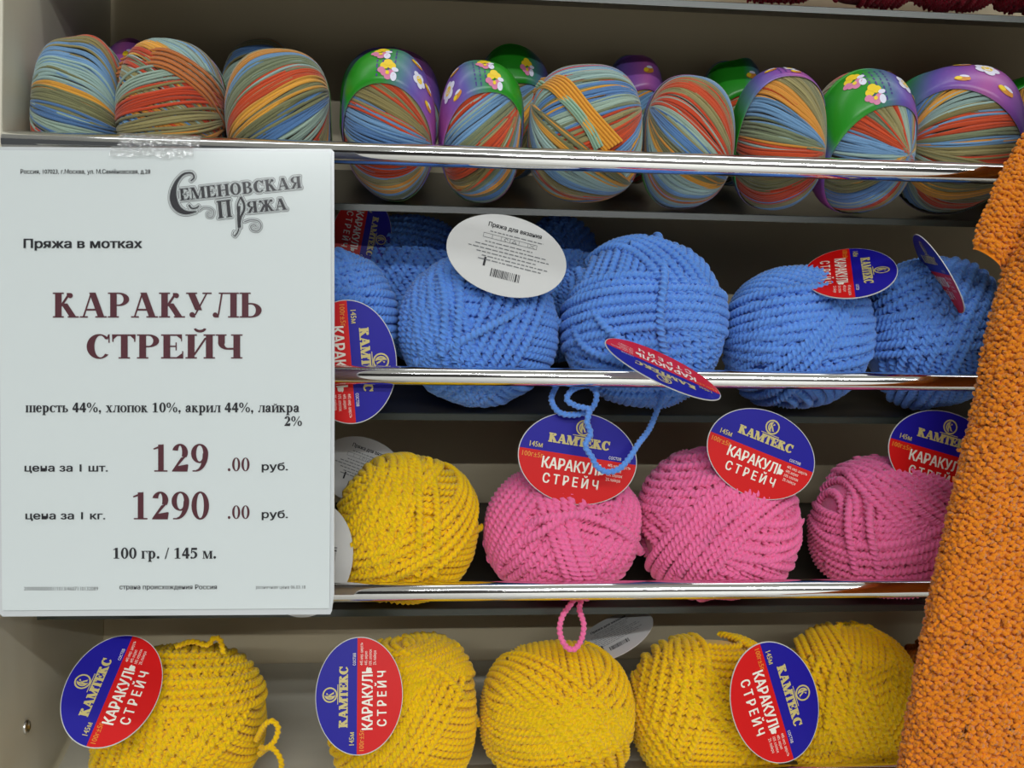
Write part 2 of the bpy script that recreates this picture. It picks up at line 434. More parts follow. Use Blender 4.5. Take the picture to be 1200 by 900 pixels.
def G():
    g = {}
    g['К'] = (stem(.09) + bar(.33, .46, .62, .90, .10) + dot(.70, .885, .10) + rect(.56, .90, .70, .985) + bar(.82, .0, .45, .56, .26) + rect(.60, 0, 1.04, T * .8), 1.05)
    g['А'] = (bar(.14, .02, .46, 1.0, .06) + bar(.86, 0, .50, 1.0, .25) + rect(.24, .28, .72, .345) + rect(0, 0, .31, T * .8) + rect(.62, 0, 1.08, T * .8), 1.09)
    g['Р'] = (stem(.09, t=False) + rect(0, 1 - T * .8, .45, 1) + rect(.25, .47, .45, .52) + poly_arc(.44, .735, .41, .265, .19, .215, -90, 90), .89)
    g['У'] = (bar(.50, .30, .20, 1, .27) + bar(.36, .10, .84, 1, .06) + dot(.24, .11, .105) + rect(.24, 0.005, .36, .10) + rect(0, 1 - T * .8, .44, 1) + rect(.66, 1 - T * .8, 1.02, 1), 1.0)
    g['Л'] = (bar(.26, .10, .40, .98, .06) + dot(.13, .10, .10) + rect(.13, 0.0, .27, .11) + rect(.28, 1 - T * .8, 1.06, 1) + stem(.74), 1.08)
    g['Ь'] = (stem(.09, b=False) + rect(0, 0, .48, T * .8) + rect(.25, .53, .48, .58) + poly_arc(.46, .29, .42, .29, .19, .24, -90, 90), .93)
    g['С'] = (poly_arc(.50, .5, .48, .515, .24, .46, 42, 318, dx=.05, n=26) + rect(.86, .66, .90, 1.0) + bar(.80, .80, .88, 1.0, .06), .96)
    g['Т'] = (stem(.34, t=False) + rect(.0, .945, .90, 1) + bar(.03, .70, .02, 1, .045) + bar(.87, .70, .88, 1, .045) + [[(.05, .95), (.2, .95), (.05, .8)], [(.85, .95), (.7, .95), (.85, .8)]], .92)
    g['Е'] = (stem(.09, t=False, b=False) + rect(0, .95, .80, 1) + rect(0, 0, .84, .05) + rect(.3, .48, .58, .53) + rect(.56, .34, .595, .67) + rect(.77, .72, .80, 1) + rect(.81, 0, .85, .30) + [[(.78, .95), (.6, .95), (.78, .8)], [(.82, .05), (.6, .05), (.82, .22)]], .90)
    g['И'] = (stem(.09) + stem(.79) + bar(.33, .14, .78, .86, .08), 1.12)
    g['Й'] = (stem(.09) + stem(.79) + bar(.33, .14, .78, .86, .08) + poly_arc(.56, 1.27, .24, .18, .15, .08, 190, 350), 1.12)
    g['Ч'] = (stem(.69) + rect(.10, .62, .10 + S, 1) + rect(.01, 1 - T * .8, .42, 1) + poly_arc(.46, .66, .36, .29, .135, .22, 180, 280) + rect(.5, .37, .70, .44), 1.0)
    g['П'] = (stem(.09) + stem(.76) + rect(0, .94, 1.06, 1), 1.07)
    g['Г'] = (stem(.09, t=False) + rect(0, .945, .80, 1) + rect(.76, .70, .80, 1) + [[(.77, .95), (.6, .95), (.77, .8)]], .84)
    g['М'] = (stem(1.0) + rect(.11, 0, .17, 1) + rect(0, 0, .30, T * .8) + rect(0, 1 - T * .8, .3, 1) + bar(.62, 0, .24, 1, .24) + bar(.62, 0, 1.04, .97, .06), 1.34)
    g['Ш'] = (stem(.09) + stem(.66) + stem(1.23), 1.56)
    g['Х'] = (bar(.80, 0, .28, 1, .28) + bar(.18, 0, .84, 1, .07) + rect(0, 0, .36, T * .8) + rect(.58, 0, 1.06, T * .8) + rect(.02, 1 - T * .8, .5, 1) + rect(.68, 1 - T * .8, 1.02, 1), 1.07)
    g['О'] = (poly_arc(.5, .5, .48, .515, .235, .465, 0, 360, n=28), 1.02)
    g['Н'] = (stem(.09) + stem(.76) + rect(.3, .46, .78, .53), 1.08)
    g['В'] = (stem(.09, t=False, b=False) + rect(0, .95, .46, 1) + rect(0, 0, .48, .05) + rect(.25, .49, .48, .54) + poly_arc(.44, .755, .38, .245, .17, .20, -90, 90) + poly_arc(.46, .27, .43, .27, .20, .22, -90, 90), .94)
    g['Я'] = (stem(.62, t=False) + rect(.46, 1 - T * .8, .94, 1) + rect(.42, .45, .64, .50) + poly_arc(.46, .73, .41, .27, .19, .22, 90, 270) + bar(.17, 0, .48, .48, .22) + rect(0, 0, .28, T * .8), .95)
    g['Ж'] = (stem(.60) + bar(.20, 0, .55, .55, .22) + bar(.26, .98, .60, .45, .10) + bar(1.22, 0, .87, .55, .22) + bar(1.16, .98, .82, .45, .10) + dot(.20, .90, .1) + dot(1.22, .90, .1) + rect(0, 0, .36, .04) + rect(1.06, 0, 1.42, .04), 1.43)
    # small letters (x-height .70)
    sm = lambda k, s=.70: ([[(x * s * 1.02, y * s) for x, y in p] for p in g[k][0]], g[k][1] * s * 1.02)
    for lo, up in zip('штьхлпкгмоси', 'ШТЬХЛПКГМОСИ'): g[lo] = sm(up)
    g['й'] = ([[(x * .71, y * .70) for x, y in p] for p in g['Й'][0]], .79)
    g['е'] = (poly_arc(.33, .35, .32, .36, .13, .31, 15, 325, dx=.02, n=20) + rect(.14, .36, .62, .42), .68)
    g['р'] = (rect(.08, -.30, .27, .69) + rect(0, -.30, .36, -.26) + rect(0, .64, .2, .70) + poly_arc(.38, .35, .33, .36, .12, .30, -150, 150, n=20), .76)
    g['а'] = (rect(.36, .05, .56, .52) + poly_arc(.32, .50, .25, .21, .06, .15, 0, 160) + dot(.15, .54, .09) + poly_arc(.26, .19, .24, .20, .08, .12, 20, 330) + bar(.58, .03, .50, .10, .12), .68)
    # figures
    g['0'] = (poly_arc(.37, .5, .35, .515, .15, .46, 0, 360, n=28), .76)
    g['1'] = (rect(.26, 0, .48, .98) + rect(.10, 0, .64, .04) + [[(.06, .84), (.48, 1.0), (.30, .86), (.08, .80)]], .76)
    g['2'] = (poly_arc(.36, .70, .32, .31, .09, .25, -35, 165, n=18) + [[(.40, .50), (.63, .58), (.24, .17), (.03, .02)], [(.03, 0), (.66, 0), (.70, .24), (.65, .26), (.60, .18), (.18, .18)]], .76)
    g['9'] = (poly_arc(.37, .66, .35, .35, .15, .30, 0, 360, n=24) + poly_arc(.22, .66, .50, .66, .28, .60, -88, 0) + rect(.08, 0, .25, .04), .76)
    g['4'] = (rect(.38, 0, .60, 1.0) + rect(.02, .24, .72, .40) + bar(.08, .38, .44, 1.0, .10), .76)
    g['5'] = (rect(.12, .82, .66, .99) + bar(.12, .50, .16, .9, .08) + poly_arc(.26, .34, .42, .34, .20, .27, -110, 95, n=18) + dot(.13, .07, .09), .76)
    g['%'] = (poly_arc(.26, .74, .24, .27, .11, .22, 0, 360) + poly_arc(.98, .26, .24, .27, .11, .22, 0, 360) + bar(.30, 0, .94, 1, .06), 1.25)
    g['.'] = (dot(.18, .10, .115), .38); g[','] = (dot(.18, .10, .115) + bar(.16, -.16, .26, .08, .06), .38); g['/'] = (bar(.04, -.03, .36, 1.0, .08), .42); g[' '] = ([], .38)
    return g
GL = G()
def serif(txt, x, y, cap, width=None, track=0.04, grow=0.0):
    """polygons with y DOWN from a baseline at (x, y), cap height CAP, stretched to WIDTH"""
    out, cx = [], 0.0
    for ch in txt:
        ps, wd = GL[ch]; out += [[(px + cx, py) for px, py in p] for p in ps]; cx += wd + track
    sx = (width / (cx - track)) if width else cap
    return [[(x + px * sx, y - py * cap) for px, py in p] for p in out]
def hull(pts):
    pts = sorted(set((round(a, 5), round(b, 5)) for a, b in pts))
    if len(pts) < 3: return pts
    def half(seq):
        h = []
        for q in seq:
            while len(h) > 1 and (h[-1][0] - h[-2][0]) * (q[1] - h[-2][1]) - (h[-1][1] - h[-2][1]) * (q[0] - h[-2][0]) <= 0: h.pop()
            h.append(q)
        return h[:-1]
    return half(pts) + half(pts[::-1])
def fatten(polys, d):
    return [hull([(x + d * math.cos(k * math.pi / 4 + .39), y + d * math.sin(k * math.pi / 4 + .39)) for x, y in p for k in range(8)]) for p in polys]
_fc = {}
def sans(txt, x, y, cap, width=None, bold=0.0, up=False):
    """polygons of the built-in sans face; y down unless UP"""
    key = txt
    if key not in _fc:
        c = bpy.data.curves.new('t', 'FONT'); c.body = txt; c.resolution_u = 2
        o = bpy.data.objects.new('t', c); COL.objects.link(o)
        me = bpy.data.meshes.new_from_object(o.evaluated_get(bpy.context.evaluated_depsgraph_get()))
        vs = [(v.co.x, v.co.y) for v in me.vertices]; _fc[key] = [[vs[i] for i in p.vertices] for p in me.polygons]
        bpy.data.objects.remove(o); bpy.data.curves.remove(c); bpy.data.meshes.remove(me)
    ps = _fc[key]; x0 = min(q[0] for p in ps for q in p); x1 = max(q[0] for p in ps for q in p)
    s = cap / 0.729; sx = width / (x1 - x0) if width else s
    sh = [0.0] if bold <= 0.011 else ([-bold, 0, bold] if bold < .03 else [-bold, 0, bold])
    return [[(x + (a + d - x0) * sx, (y + (b + e) * s) if up else (y - (b + e) * s)) for a, b in p] for d in sh for e in ((0.0,) if bold <= .011 else (-bold * .3, bold * .3)) for p in ps]
def ribbon(pts, w0, w1=None, n=40):
    C, _ = smooth_path([(a, b, 0) for a, b in pts], n); w1 = w0 if w1 is None else w1
    t = np.gradient(C, axis=0)[:, :2]; t /= np.maximum(np.linalg.norm(t, axis=1, keepdims=True), 1e-9); nn = np.stack([-t[:, 1], t[:, 0]], 1)
    wd = np.linspace(w0, w1, n)[:, None] / 2; L = C[:, :2] + nn * wd; R = C[:, :2] - nn * wd
    return [[tuple(L[i]), tuple(L[i + 1]), tuple(R[i + 1]), tuple(R[i])] for i in range(n - 1)]
def polys_mesh(name, layers, mp):
    """layers [(material, polys, lift)]; mp(x, y, lift) -> world point"""
    V, Fc, idx, ms = [], [], [], []
    for m, ps, lift in layers:
        if m not in ms: ms.append(m)
        k = ms.index(m)
        for p in ps:
            if len(p) < 3: continue
            b = len(V); lf = lift + ((len(Fc) * 7919) % 101) * 1.1e-6; V += [mp(x, y, lf) for x, y in p]; Fc.append(tuple(range(b, b + len(p)))); idx.append(k)
    return mesh_py(name, V, Fc, ms, idx)

# ------------------------------------------------------------------ price sign
SA = math.radians(2.4)
_o = at(196, 448, -0.022); _n = Vector((-math.sin(SA) , -math.cos(SA), 0)).normalized()
_n = Vector((math.sin(math.radians(-2.6)), -math.cos(math.radians(2.6)), 0.0))
def onsign(px, py, lift=0.0):
    d = ray(px, py); o = _o + _n * lift
    return CAM + d * ((o - CAM).dot(_n) / d.dot(_n))
sign = thing('price_sign', onsign(196, 720), 'large white price sheet in a clear sleeve taped to the top chrome rail', 'sign')
def slab(name, outline, t, m, mp, lift=0.0):
    a = [mp(x, y, lift) for x, y in outline]; b = [p - _n * t for p in a]; n = len(a)
    Fc = [tuple(range(n))[::-1], tuple(range(n, 2 * n))] + [(i, (i + 1) % n, n + (i + 1) % n, n + i) for i in range(n)]
    return mesh_py(name, a + b, Fc, m)
outl = [(-4, 172), (388, 174.5), (391.5, 178), (392, 440), (391.5, 696), (388.8, 716), (387, 720), (3, 722.5), (-1, 719)]
child('plastic_sleeve', slab('plastic_sleeve', outl, 0.0012, M_sleeve, onsign, -0.0012), sign)
pap = [(-2, 176), (387.5, 177.5), (388, 440), (386, 713), (2.5, 715.5)]
sheet_o = child('paper_sheet', slab('paper_sheet', pap, 0.0006, M_paper, onsign, 0.0), sign)
child('film_front', polys_mesh('film_front', [(M_film, [outl[::-1]], 0)], lambda x, y, l: onsign(x, y, 0.0016)), sign)
def logo():
    q = lambda x, y: (180 + x / 6.0, 180 + y / 6.0)
    dark = []
    # big curled C
    pts = [q(*p) for p in [(262, 192), (284, 168), (272, 140), (238, 136), (200, 152), (158, 205), (138, 280), (146, 345), (178, 392), (230, 415), (300, 408)]]
    wds = [1.2, 1.6, 2.0, 2.6, 3.8, 6.4, 8.4, 8.2, 6.0, 3.4, 1.0]
    C, _ = smooth_path([(a, b, 0) for a, b in pts], 60); ww = np.interp(np.linspace(0, 1, 60), np.linspace(0, 1, len(wds)), wds)
    t = np.gradient(C, axis=0)[:, :2]; t /= np.linalg.norm(t, axis=1, keepdims=True); nn = np.stack([-t[:, 1], t[:, 0]], 1)
    L, R = C[:, :2] + nn * ww[:, None] / 2, C[:, :2] - nn * ww[:, None] / 2
    dark += [[tuple(L[i]), tuple(L[i + 1]), tuple(R[i + 1]), tuple(R[i])] for i in range(59)]
    def word(txt, p0, p1, caps, wid, tall=1.0):
        ps = serif(txt, 0, 0, 1.0, None, 0.10); wx = max(a for p in ps for a, _ in p); out = []
        for p in ps:
            r = []
            for a, b in p:
                f = a / wx; r.append((p0[0] + (p1[0] - p0[0]) * f - b * caps * 0.10 * -1, p0[1] + (p1[1] - p0[1]) * f + b * caps))
            out.append(r)
        return out
    dark += word('ЕМЕНОВСКАЯ', q(188, 330), q(1040, 240), 13.6, 0)
    dark += word('П', q(455, 455), q(552, 443), 20.0, 0)
    dark += word('ЯЖА', q(660, 418), q(940, 392), 13.2, 0)
    leaf = [q(*p) for p in [(612, 305), (634, 350), (636, 395), (612, 450), (604, 510)]]
    dark += ribbon(leaf, 2.4, 2.0) + ribbon([q(612, 305), q(590, 360), q(592, 420), q(602, 500), q(592, 550), q(572, 580)], 1.2, 1.0) + ribbon([q(600, 370), q(598, 440), q(603, 520)], 3.0, 3.6)
    dark += ribbon([q(248, 362), q(268, 384), q(300, 382), q(318, 368)], 1.6, 1.2)
    scroll = ribbon([q(322, 400), q(352, 380), q(400, 384), q(424, 410), q(412, 444), q(382, 444), q(376, 420), q(396, 412)], 1.2) + \
        ribbon([q(636, 480), q(680, 466), q(736, 474), q(756, 510), q(732, 544), q(692, 536), q(684, 508), q(712, 500), q(722, 516)], 1.4) + \
        ribbon([q(572, 580), q(558, 570), q(566, 545)], 1.2)
    return [(M_inkgrey, fatten(dark, 2.6) + fatten(scroll, 1.6), 0.0002), (M_paper, fatten(dark, 1.9) + fatten(scroll, .9), 0.0003), (M_inkgrey, fatten(dark, 1.15), 0.0004), (M_paper, fatten(dark, .6), 0.0005), (M_ink, fatten(dark, .22), 0.0006), (M_inkgrey, scroll, 0.0006)]
red = serif('КАРАКУЛЬ', 62, 372, 29, 246) + serif('СТРЕЙЧ', 101, 420, 28, 182) + serif('129', 178, 552.5, 32, 67) + serif('1290', 154, 608.5, 32, 92)
red = fatten(red, .12)
red += serif('.00', 266, 552, 15.5, 27) + serif('.00', 266, 608, 15.5, 27)
blk = fatten(serif('шерсть 44%, хлопок 10%, акрил 44%, лайкра', 30, 483, 11.0, 321) + serif('2%', 333, 499, 11, 21) + serif('100 гр. / 145 м.', 132, 654.5, 12.5, 122), .16)
blk += sans('Пряжа в мотках', 28, 290.5, 10.6, 138, 0.032) + sans('цена за 1 шт.', 29, 552.5, 8.8, 97, 0.02) + sans('цена за 1 кг.', 30, 608.5, 8.8, 93, 0.02)
blk += sans('руб.', 307, 551, 9, 30, 0.022) + sans('руб.', 307, 607, 9, 30, 0.022) + sans('страна происхождения Россия', 140, 690.5, 5.4, 114, 0.014)
gry = sans('Россия, 107023, г.Москва, ул. М.Семёновская, д.28', 24, 203.5, 5.2, 152, 0.012)
gry2 = sans('2000000000001/1013/4607110132089', 28, 692, 4.6, 87, 0.0) + sans('розничная цена 06.03.18', 300, 690, 4.2, 58, 0.0)
pr = polys_mesh('printed_text', [(M_inkred, red, 0.0004), (M_ink, blk, 0.0004), (M_ink, gry, 0.0004), (M_inkgrey, gry2, 0.0004)] + logo(), onsign)
child('printed_text', pr, sheet_o)
# sticky tape folded over the rail
def tape():
    rng = np.random.RandomState(5); V, nx = [], 26
    zr, rr = RAIL[0]
    xs = np.linspace(at(138, 165, -0.008).x, at(234, 165, -0.008).x, nx)
    prof = [(rr + 0.0007, a) for a in np.radians(np.linspace(60, 215, 12))]
    for x in xs:
        for r, a in prof:
            V.append((x, r * math.cos(a) + rng.normal() * .00012, zr + r * math.sin(a) + rng.normal() * .00012))
        p = onsign(138 + (x - xs[0]) / (xs[-1] - xs[0]) * 96, 178, 0.0022)
        V.append((x, p.y + 0.003, p.z + 0.004)); V.append((x, p.y, p.z + rng.normal() * .0004)); V.append((x, p.y, p.z - 0.003 + rng.normal() * .0006))
    m = len(prof) + 3
    return mesh_py('sticky_tape', V, [(i * m + j, (i + 1) * m + j, (i + 1) * m + j + 1, i * m + j + 1) for i in range(nx - 1) for j in range(m - 1)], M_tape, smooth=True)
child('sticky_tape', tape(), sign)

# ------------------------------------------------------------------ paper labels on the chunky balls
LW, LH = 0.040, 0.0305
def ell(a=0, b=360, n=64, k=1.0, y_min=None):
    return [(LW * k * math.cos(math.radians(a + (b - a) * i / n)), LH * k * math.sin(math.radians(a + (b - a) * i / n))) for i in range(n + (0 if b - a == 360 else 1))]
def card_mesh():
    o = ell(); n = len(o); V = [(x, y, 0.0) for x, y in o] + [(x, y, -0.0005) for x, y in o]
    Fc = [tuple(range(n)), tuple(range(n, 2 * n))[::-1]] + [(n + i, n + (i + 1) % n, (i + 1) % n, i) for i in range(n)]
    return mesh_py('paper_label', V, Fc, [M_card, M_cardback], idx=[0, 1] + [0] * n)
CARD = card_mesh()
def mmp(ps): return [[(x * .001, y * .001) for x, y in p] for p in ps]
def flip(ps): return [[(x, -y) for x, y in p] for p in ps]
def front_print():
    dv = 1.5; a0 = math.degrees(math.asin(dv * .001 / LH))
    blue = [ell(a0, 180 - a0, 40, 0.985)]; redp = [ell(180 - a0, 360 + a0, 40, 0.985)]
    gold = flip(serif('КАМТЕКС', -21, -8.2, 5.6, 41, 0.03)); gold = fatten(gold, 0.3)
    em = poly_arc(1, 20.4, 5.2, 5.2, 4.2, 4.2, 0, 360, n=28) + flip(serif('К', -1.2, -17.6, 5.4, 4.6)) + bar(-6.5, 15.0, 9.0, 15.0, .1) + rect(-5.5, 14.7, 8.0, 15.2) + poly_arc(1.2, 20.4, 3.4, 3.8, 2.4, 3.2, 100, 260)
    wt = sans('КАРАКУЛЬ', -23, -9.3, 7.4, 42, 0.03, True) + sans('С Т Р Е Й Ч', -21, -19, 6.4, 37, 0.03, True)
    sm = sans('состав', 20.5, 2.6, 2.6, 8.5, 0.01, True)
    for k, t in enumerate(('44% мер. шерсть', '44% акрил', '10% хлопок', '2% лайкра')): sm += sans(t, 20.5, -2.4 - 3.1 * k, 2.1, (15.5, 9.5, 10.8, 9.8)[k], 0.01, True)
    g2 = sans('145м', -33, 3.4, 3.6, 8.5, 0.02, True); og = sans('100г±5г', -37, -3.4, 3.4, 14, 0.015, True)
    return polys_mesh('printed_text', [(M_blue_print, blue, .00015), (M_red_print, redp, .00015), (M_gold, mmp(gold) + mmp(em) + mmp(g2), .0003), (M_whiteprint, mmp(wt) + mmp(sm), .0003), (M_goldred, mmp(og), .0003)], lambda x, y, l: (x, y, l))
def back_print():
    rng = random.Random(4)
    bl = sans('Пряжа для вязания', -16, 18.5, 3.4, 36, 0.025, True)
    gr = []
    for k, (x0, x1) in enumerate([(-14, 22), (-16, 16), (-22, 26), (-26, 28), (-20, 20), (-16, 28), (-18, 24)]):
        y = (14.5, 6.2, 3.4, 0.6, -2.2, -5.0, -7.6)[k]; x = x0
        while x < x1:
            wd = rng.uniform(1.2, 4.2); gr += rect(x, y, min(x + wd, x1), y + .75); x += wd + 0.8
    for k in range(7): gr += rect(-18 + k * 6, 9.4, -17.7 + k * 6, 12.6)
    gr += rect(-18, 9.3, 18.4, 9.6) + rect(-18, 12.5, 18.4, 12.8) + bar(13, 9.6, 17, 12.5, .4) + bar(17, 9.6, 13, 12.5, .4) + poly_arc(-2.5, 11, 1.2, 1.2, .8, .8, 0, 270) + bar(1.5, 9.8, 3, 12.2, .4) + bar(4.5, 9.8, 3, 12.2, .4) + rect(1.3, 9.8, 4.7, 10.2)
    bc = []; x = -8.0
    while x < 11:
        wd = rng.choice((.35, .35, .7, 1.05)); bc += rect(x, -18.5, x + wd, -12.5); x += wd + rng.choice((.4, .4, .8))
    bc += rect(-14, -12, -12.6, -5.5)
    return polys_mesh('printed_text', [(M_ink, mmp(bl) + mmp(bc), .0002), (M_inkgrey, mmp(gr), .0002)], lambda x, y, l: (x, y, l))
PRINT_F, PRINT_B = front_print(), back_print()
BASIS = Matrix(((1, 0, 0), (0, 0, -1), (0, 1, 0)))          # card x -> world X, card y -> world Z, card normal -> toward the aisle
def paper_label(parent, px, py, Y, roll, tx=0.0, ty=0.0, back=False, k=1.0, uv=None):
    """roll: turn in the picture plane (deg, anticlockwise); tx: lean about the card's long axis, + = upper edge away; ty: about its short axis, + = right end away"""
    c = at(px, py, Y); R = math.radians
    M = BASIS @ Matrix.Rotation(R(roll) , 3, 'Z') @ Matrix.Rotation(R(-tx), 3, 'X') @ Matrix.Rotation(R(ty), 3, 'Y')
    if uv is not None:
        u = Vector(uv[0]).normalized(); v = Vector(uv[1]); v = (v - u * v.dot(u)).normalized(); nn = u.cross(v); M = Matrix((u, v, nn)).transposed()
    o = link('paper_label', CARD, parent)
    o.matrix_local = Matrix.Translation(c - parent.location) @ M.to_4x4() @ Matrix.Scale(k, 4)
    if back: o['label'] = 'white printed side of the paper label'
    p = link('printed_text', PRINT_B if back else PRINT_F, o)
    return o

# ------------------------------------------------------------------ the blue row
RY = 0.0024
def px_path(pts, Y): return [at(x, y, Y if not hasattr(Y, '__len__') else Y[i]) for i, (x, y) in enumerate(pts)]
GB, GP, GY = 'blue yarn balls in a row', 'pink yarn balls in a row', 'yellow yarn balls on the bottom shelf'
def make(row, x0, x1, yt, m, label, group, seed, main, ry=0.05, yc=None, layers=4, extra=(), r=RY, fine=True, p=2.25, lump=0.035):
    if m is M_yyellow: r = .00205
    b, _ = place(row, x0, x1, yt, ry, yc, seed, p, lump)
    return b, ball_thing(b, label, group, chunky(b, m, r, seed, main, layers, extra, fine, row, yc is None))
b, t = make(2, 300, 467, 283, M_yblue, 'blue yarn ball half hidden behind the price sign', GB, 11, 0.9, yc=.064)
paper_label(t, 409, 424, 0.0078, -85)
b, t = make(2, 467, 660, 302, M_yblue, 'blue yarn ball with the white back of its label standing on top', GB, 12, 1.5, extra=[[(498, 424), (545, 402), (600, 372), (650, 340)], [(522, 335), (526, 370), (524, 418)], [(542, 335), (540, 380), (538, 424)], [(560, 330), (600, 352), (655, 385)]])
paper_label(t, 594, 299, 0.008, -13, tx=24, back=True)
b, t = make(2, 660, 852, 278, M_yblue, 'largest blue yarn ball with a loose strand hanging below the rail', GB, 13, -0.3, extra=[[(770, 284), (776, 330), (772, 380), (778, 425)], [(668, 330), (690, 400), (735, 425)], [(672, 315), (710, 380), (760, 420)]])
o = paper_label(t, 777, 432, -0.031, 157, tx=-67)
lp = child('loose_end', rope(px_path([(652, 452), (646, 468), (655, 483), (675, 486), (694, 478), (699, 462), (690, 452), (672, 456), (664, 468), (676, 476), (690, 480), (688, 495), (692, 508), (686, 522), (694, 536), (700, 547), (712, 553), (726, 549), (738, 536), (748, 520), (760, 504), (768, 486), (775, 466), (777, 448)],
    [.026, .016, .008, .006, .006, .006, .013, .009, .004, .000, -.003, -.005, -.006, -.008, -.008, -.008, -.008, -.008, -.006, -.002, .004, .010, .016, .026]), 0.0019, M_yblue), t)
b, t = make(2, 848, 1021, 306, M_yblue, 'blue yarn ball with its label lying back over the top, second from the orange knit', GB, 14, 1.1)
_d = ray(996, 319).normalized()
paper_label(t, 996, 319, 0.019, 0, uv=(-_d * .88 - Vector((-.14, 0, 1)) * .42, (_d.y, -_d.x, .05)))
b, t = make(2, 1013, 1172, 305, M_yblue, 'blue yarn ball partly behind the orange knit, thin label standing edge-on', GB, 15, 0.35)
paper_label(t, 1099, 321, 0.002, 31, ty=-109)
b, t = make(2, 405, 560, 248, M_yblue, 'shaded blue yarn ball lying behind the blue ball with the white label, near the sign', 'blue yarn balls in the second row', 16, 0.7, 0.042, 0.145, 3, fine=False)
paper_label(t, 424, 275, 0.112, -100, tx=10, k=.72)
b, t = make(2, 598, 712, 252, M_yblue, 'shaded blue yarn ball lying behind the largest blue ball', 'blue yarn balls in the second row', 17, 0.2, 0.042, 0.145, 3, fine=False)
# ------------------------------------------------------------------ pink row with one yellow
b, t = make(3, 388, 566, 529, M_yyellow, 'yellow yarn ball on the pink row, beside the price sign', 'yellow yarn ball above the bottom shelf', 21, 1.45, extra=[[(484, 545), (490, 600), (488, 670)], [(500, 545), (508, 600), (506, 670)], [(440, 684), (500, 652), (562, 618)]])
paper_label(t, 424, 552, 0.095, -20, back=True, k=.8)
paper_label(t, 360, 655, 0.012, 80, back=True, k=.95)
b, t = make(3, 566, 757, 545, M_ypink, 'pink yarn ball whose label is crossed by a hanging blue strand', GP, 22, 1.25, extra=[[(580, 655), (630, 632), (672, 610), (720, 625), (752, 650)], [(572, 640), (640, 615), (700, 606)]])
paper_label(t, 677, 537, 0.012, -8.5, tx=3)
child('loose_end', rope(px_path([(678, 690), (670, 706), (659, 722), (656, 740), (662, 756), (672, 761), (681, 750), (684, 732), (679, 714), (682, 700)], [.03, .026, .02, .018, .016, .016, .018, .02, .026, .03]), 0.0019, M_ypink), t)
b, t = make(3, 747, 936, 522, M_ypink, 'pink yarn ball between two others, label tilted down over its top edge', GP, 23, 0.15, extra=[[(752, 600), (840, 570), (930, 615)], [(800, 668), (850, 612), (905, 578)]])
paper_label(t, 892, 532, 0.002, -21, tx=3, k=.95)
b, t = make(3, 955, 1135, 536, M_ypink, 'pink yarn ball beside the orange knit, its label cut off by the knit', GP, 24, -0.2, extra=[[(1010, 545), (1002, 610), (1012, 668)], [(1030, 545), (1024, 610), (1036, 672)]])
paper_label(t, 1104, 533, 0.026, -15, tx=3)
# ------------------------------------------------------------------ bottom yellow row
b, t = make(4, 100, 318, 752, M_yyellow, 'yellow yarn ball next to the side panel with curly loose strands', GY, 31, 0.8, lump=0.05)
paper_label(t, 132, 808, 0.002, 77, ty=42, k=.93)
child('loose_end', rope(px_path([(300, 868), (310, 850), (319, 845), (326, 853), (322, 868), (312, 877), (306, 876)], [.03, .02, .018, .018, .018, .02, .03]), 0.0018, M_yyellow), t)
child('loose_end', rope(px_path([(304, 884), (316, 876), (326, 884), (330, 897), (324, 910), (306, 914)], [.03, .02, .016, .016, .02, .03]), 0.0018, M_yyellow), t)
child('loose_end', rope(px_path([(206, 758), (225, 752), (243, 756), (250, 748), (258, 750), (262, 766)], [.04, .038, .038, .038, .04, .04]), 0.0018, M_yyellow), t)
b, t = make(4, 385, 564, 741, M_yyellow, 'yellow yarn ball with an upright oval label on its edge, below the price sign corner', GY, 32, 1.2, p=2.5, extra=[[(470, 770), (520, 805), (560, 850)], [(545, 745), (505, 800), (480, 860)]])
paper_label(t, 421, 815, -0.002, 91, ty=12, k=.9)
b, t = make(4, 562, 744, 750, M_yyellow, 'yellow yarn ball without a front label, pink loop touching its top', GY, 33, 0.1)
paper_label(t, 718, 746, 0.075, 27, tx=74, back=True, k=.8)
b, t = make(4, 738, 925, 743, M_yyellow, 'yellow yarn ball whose label covers the gap to its neighbour', GY, 34, 1.5, p=2.5)
paper_label(t, 908, 823, -0.012, -72.7, tx=8)
b, t = make(4, 912, 1078, 731, M_yyellow, 'yellow yarn ball in front of the orange knit, gathered folds at its top', GY, 35, -0.15, extra=[[(985, 740), (962, 790), (950, 850)], [(1000, 735), (980, 790), (972, 850)], [(1018, 740), (1000, 790), (995, 850)]])
b, t = make(4, 1052, 1165, 745, M_yorange, 'orange yarn ball in the shade at the back of the bottom shelf', None, 36, 0.4, 0.038, 0.128, 3, fine=False)

# ------------------------------------------------------------------ crimson balls on the shelf above
for k, (x0, x1) in enumerate(((850, 978), (962, 1088), (1066, 1178), (1160, 1270))):
    z = EDGE[0] + TH / 2; c0, c1 = at(x0, 0, .085), at(x1, 0, .085); rx = (c1.x - c0.x) / 2
    ry, rz = .042, .045; h = math.sqrt((ry * math.sin(TILT)) ** 2 + (rz * math.cos(TILT)) ** 2); yc = .078
    b = Ball(((c0.x + c1.x) / 2, yc, z + ((yc - YE) * math.sin(TILT) + h) / math.cos(TILT) + .0015), (rx - .002, ry, rz - .001), 3.2, 60 + k, .02)
    ball_thing(b, ['crimson yarn ball on the topmost shelf, farthest from the orange knit', 'crimson yarn ball on the topmost shelf, second of four from the side panel', 'crimson yarn ball on the topmost shelf, third of four from the side panel', 'crimson yarn ball on the topmost shelf above the orange knit'][k], 'crimson yarn balls on the topmost shelf', chunky(b, M_ycrimson, .0017, 60 + k, 1.2, 3, (), False, 0, False))

